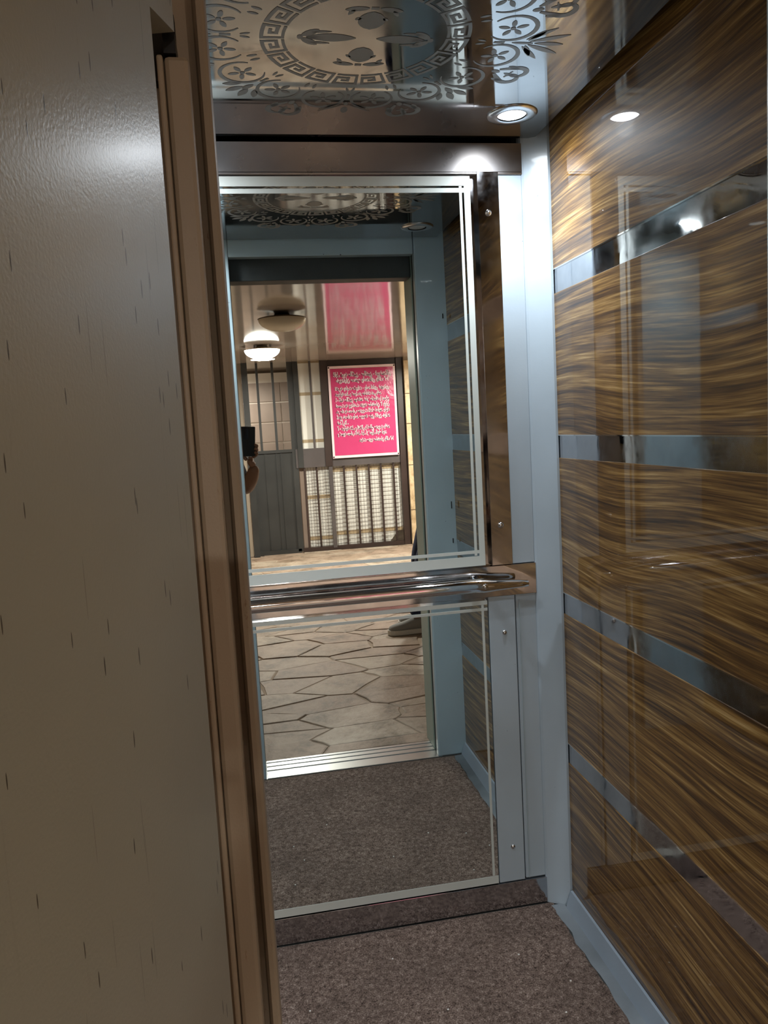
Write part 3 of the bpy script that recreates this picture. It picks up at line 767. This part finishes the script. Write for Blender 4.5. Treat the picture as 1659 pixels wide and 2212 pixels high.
def person(name, label, base, fdir, shoulders, hips, armsL, armsR, legsL, legsR, shirt, trous, shoes, jeans_r=1.0):
    f = Vector((*fdir, 0)); s = Vector((f.y, -f.x, 0))     # s = person's right
    t = empty(name, (*base, 0)); tag(t, label, 'person')
    hip = Vector((*hips, .93)); sh = Vector((*shoulders, 1.40)); ch = hip.lerp(sh, .68); wa = hip.lerp(sh, .35)
    neck = sh+Vector((0, 0, .075))+f*.005; hb = sh+Vector((0, 0, .15))+f*.015; H = sh+Vector((0, 0, .225))+f*.02; top = H+Vector((0, 0, .055))
    J = [hip, wa, ch, sh, neck, hb, H, top]; R = [(.15, .11), (.135, .10), (.155, .115), (.12, .09), (.052, .052), (.070, .072), (.084, .094), (.062, .07)]
    J.append(H+f*.092+Vector((0, 0, -.02))); R.append((.012, .014))   # nose
    E_ = [(0, 1), (1, 2), (2, 3), (3, 4), (4, 5), (5, 6), (6, 7), (6, 8)]
    for arm in (armsL, armsR):
        b = len(J); J += [Vector(p) for p in arm]; R += [.058, .050, .040, .042, .028][:len(arm)]
        E_.append((3, b)); E_ += [(b+i, b+i+1) for i in range(len(arm)-1)]
    for leg in (legsL, legsR):
        b = len(J); J += [Vector(p) for p in leg]; R += [.085, .078, .055, .052, .036][:len(leg)]
        E_.append((0, b)); E_ += [(b+i, b+i+1) for i in range(len(leg)-1)]
    skinned('body', J, E_, R, skin, t)
    # shirt
    J2 = [hip+Vector((0, 0, -.02)), hip, wa, ch, sh]; R2 = [(.165, .125), (.168, .128), (.150, .115), (.170, .128), (.125, .095)]
    E2 = [(0, 1), (1, 2), (2, 3), (3, 4)]
    for arm in (armsL, armsR):
        b = len(J2); a0, a1 = Vector(arm[0]), Vector(arm[1]); J2 += [a0, a0.lerp(a1, .5), a1]; R2 += [.072, .068, .066]; E2 += [(4, b), (b, b+1), (b+1, b+2)]
    skinned('shirt', J2, E2, R2, shirt, t)
    J3 = [hip+Vector((0, 0, .04)), hip]; R3 = [(.158, .118), (.160, .125)]; E3 = [(0, 1)]
    for leg in (legsL, legsR):
        b = len(J3); P_ = [Vector(p) for p in leg]; J3 += P_[:-1]+[P_[-2].lerp(P_[-1], .93)]; R3 += [.098, .090, .068, .066, .058][:len(leg)]; E3.append((1, b)); E3 += [(b+i, b+i+1) for i in range(len(P_)-1)]
    skinned('trousers', J3, E3, R3, trous, t, root=1)
    head_bits(t, H, fdir)
    for leg, fd in ((legsL, f), (legsR, f)):
        a = Vector(leg[-1]); a.z = 0
        m = MB()
        secs = [(-.075, .028, .072), (-.055, .040, .095), (-.01, .042, .098), (.05, .044, .080), (.11, .049, .062), (.165, .046, .050), (.195, .032, .038), (.205, .014, .026)]
        def ring(x, hw_, z0, h):
            vs = []
            for k in range(14):
                q = 2*math.pi*k/14; zz = z0+h*(.5+.5*math.sin(q)); ww = hw_*math.cos(q)
                vs.append(m.bm.verts.new(a+f*x+s*ww+Vector((0, 0, zz))))
            return vs
        rg = [ring(x, hw_, .022, h) for x, hw_, h in secs]
        for i in range(len(rg)-1):
            for k in range(14):
                fc = m.bm.faces.new([rg[i][k], rg[i][(k+1) % 14], rg[i+1][(k+1) % 14], rg[i+1][k]]); fc.smooth = True
        m.bm.faces.new(rg[0]); m.bm.faces.new(list(reversed(rg[-1])))
        sh_ = m.build('shoe', shoes, t)
        m = MB(); out = [(-.082, .022), (-.06, .043), (0, .044), (.06, .047), (.12, .053), (.17, .049), (.20, .034), (.213, .012)]
        pts = [a+f*x+s*w_ for x, w_ in out]+[a+f*x-s*w_ for x, w_ in reversed(out)]
        m.prism([(p.x, p.y) for p in pts], 'z', .003, .036); m.build('sole', sole_m, sh_)
    return t, H
def hand(t, wrist, fingers, thumb, palm_c, prad=.03):
    """palm chain plus five separate finger chains"""
    skinned('hand', [wrist, palm_c[0], palm_c[1]], [(0, 1), (1, 2)], [.026, (.040, .017), (.040, .016)], skin, t)
    for i, ch in enumerate(fingers+[thumb]):
        r_ = [.0095, .009, .0082, .0070] if i < 4 else [.012, .011, .0095, .008]
        skinned('thumb' if i == 4 else 'finger', ch, [(k, k+1) for k in range(len(ch)-1)], r_[:len(ch)], skin, t)

# bystander beside the doorway, facing the gate's hinge side
LX, LY = 1.115, -1.05
t2, H2 = person('person', 'person in navy jeans and grey canvas shoes standing in the lobby, arms hanging', (1.2, -1.16), (-1, 0), (1.40, -1.16), (1.33, -1.16),
    [(1.40, -1.33, 1.37), (1.42, -1.37, 1.10), (1.41, -1.385, .98), (1.39, -1.38, .86), (1.38, -1.375, .82)],
    [(1.40, -.99, 1.37), (1.42, -.95, 1.10), (1.41, -.935, .98), (1.39, -.94, .86), (1.38, -.945, .82)],
    [(1.33, -1.26, .86), (1.27, -1.265, .68), (1.20, -1.27, .48), (1.215, -1.27, .30), (1.235, -1.27, .09)],
    [(1.33, -1.07, .86), (1.275, -1.06, .70), (1.18, -1.05, .50), (1.130, -1.05, .30), (LX, LY, .09)], shirt2, jeans, shoe_m)
for sy, y in ((-1, -1.375), (1, -.945)):
    w_ = (1.38, y, .82); fs = [[(1.372, y+k*.017, .745), (1.368, y+k*.019, .715), (1.370, y+k*.019, .692), (1.376, y+k*.018, .672+abs(k-.4)*.006)] for k in (-1.5, -.5, .5, 1.5)]
    hand(t2, w_, fs, [(1.358, y, .80), (1.335, y, .775), (1.330, y, .75), (1.335, y, .732)], [(1.377, y, .79), (1.372, y, .75)])

# photographer with the phone
t1, H1 = person('person', 'person behind the open cream door raising a black phone to take the picture', (-.27, -.52), (0, 1), (-.27, -.52), (-.27, -.52),
    [(-.44, -.52, 1.37), (-.50, -.46, 1.12), (-.46, -.38, 1.06), (-.44, -.28, 1.0), (-.43, -.22, .97)],
    [(-.10, -.50, 1.37), (-.03, -.34, 1.16), (.005, -.22, 1.165), (.030, -.13, 1.22), (.050, -.055, 1.285)],
    [(-.36, -.52, .86), (-.365, -.51, .68), (-.37, -.49, .48), (-.37, -.50, .30), (-.37, -.52, .09)],
    [(-.18, -.52, .86), (-.175, -.51, .68), (-.17, -.49, .48), (-.17, -.50, .30), (-.17, -.52, .09)], shirt_m, trou_m, shoe_m)
def cl_(a_, b_, c_): return tuple(Vector((0, 0, CAMH))+cr*a_+cu*b_-fw*c_)    # metres right, up, behind the lens
y_ = .012
hand(t1, (.050, -.055, 1.285), [[cl_(.058, -.135, .030), cl_(.079, -.118+k*.021, .022), cl_(.078, -.108+k*.021, .002), cl_(.060, -.102+k*.021, -.002)] for k in (0, 1, 2, 3)][:3]+[[cl_(.050, -.150, .030), cl_(.050, -.138, .012), cl_(.045, -.134, .002), cl_(.030, -.130, -.001)]],
    [cl_(.030, -.150, .040), cl_(.012, -.130, .034), cl_(.004, -.108, .026), cl_(.008, -.086, .024)], [cl_(.045, -.160, .040), cl_(.052, -.135, .036)])
skinned('hand', [(-.43, -.22, .97), (-.425, -.17, .955), (-.42, -.13, .95)], [(0, 1), (1, 2)], [.027, (.038, .018), (.036, .016)], skin, t1)
for k in range(4):
    skinned('finger', [(-.445+k*.017, -.13, .95), (-.447+k*.019, -.095, .94), (-.447+k*.019, -.07, .925), (-.446+k*.018, -.055, .905)], [(0, 1), (1, 2), (2, 3)], [.0095, .009, .008, .007], skin, t1)
skinned('thumb', [(-.40, -.17, .955), (-.385, -.14, .95), (-.383, -.115, .942), (-.387, -.095, .935)], [(0, 1), (1, 2), (2, 3)], [.012, .011, .0095, .008], skin, t1)
ph = MB(); MP = Matrix.Translation((0, 0, CAMH)) @ M3.to_4x4()
ph.box(-.010, .068, -.125, .036, .0045, .0125, .003, MP)
po = ph.build('phone', black); tag(po, 'black smartphone held upright by the person behind the door', 'phone')
MB().box(-.007, .065, -.122, .033, .0124, .0130, 0, MP).build('screen', mat('phone_screen', col=(.02, .02, .025), rough=.08), po)
MB().box(.004, .030, -.030, .026, .0036, .0046, .0004, MP).build('camera_bump', mat('phone_lens_glass', col=(.01, .01, .012), rough=.05), po)
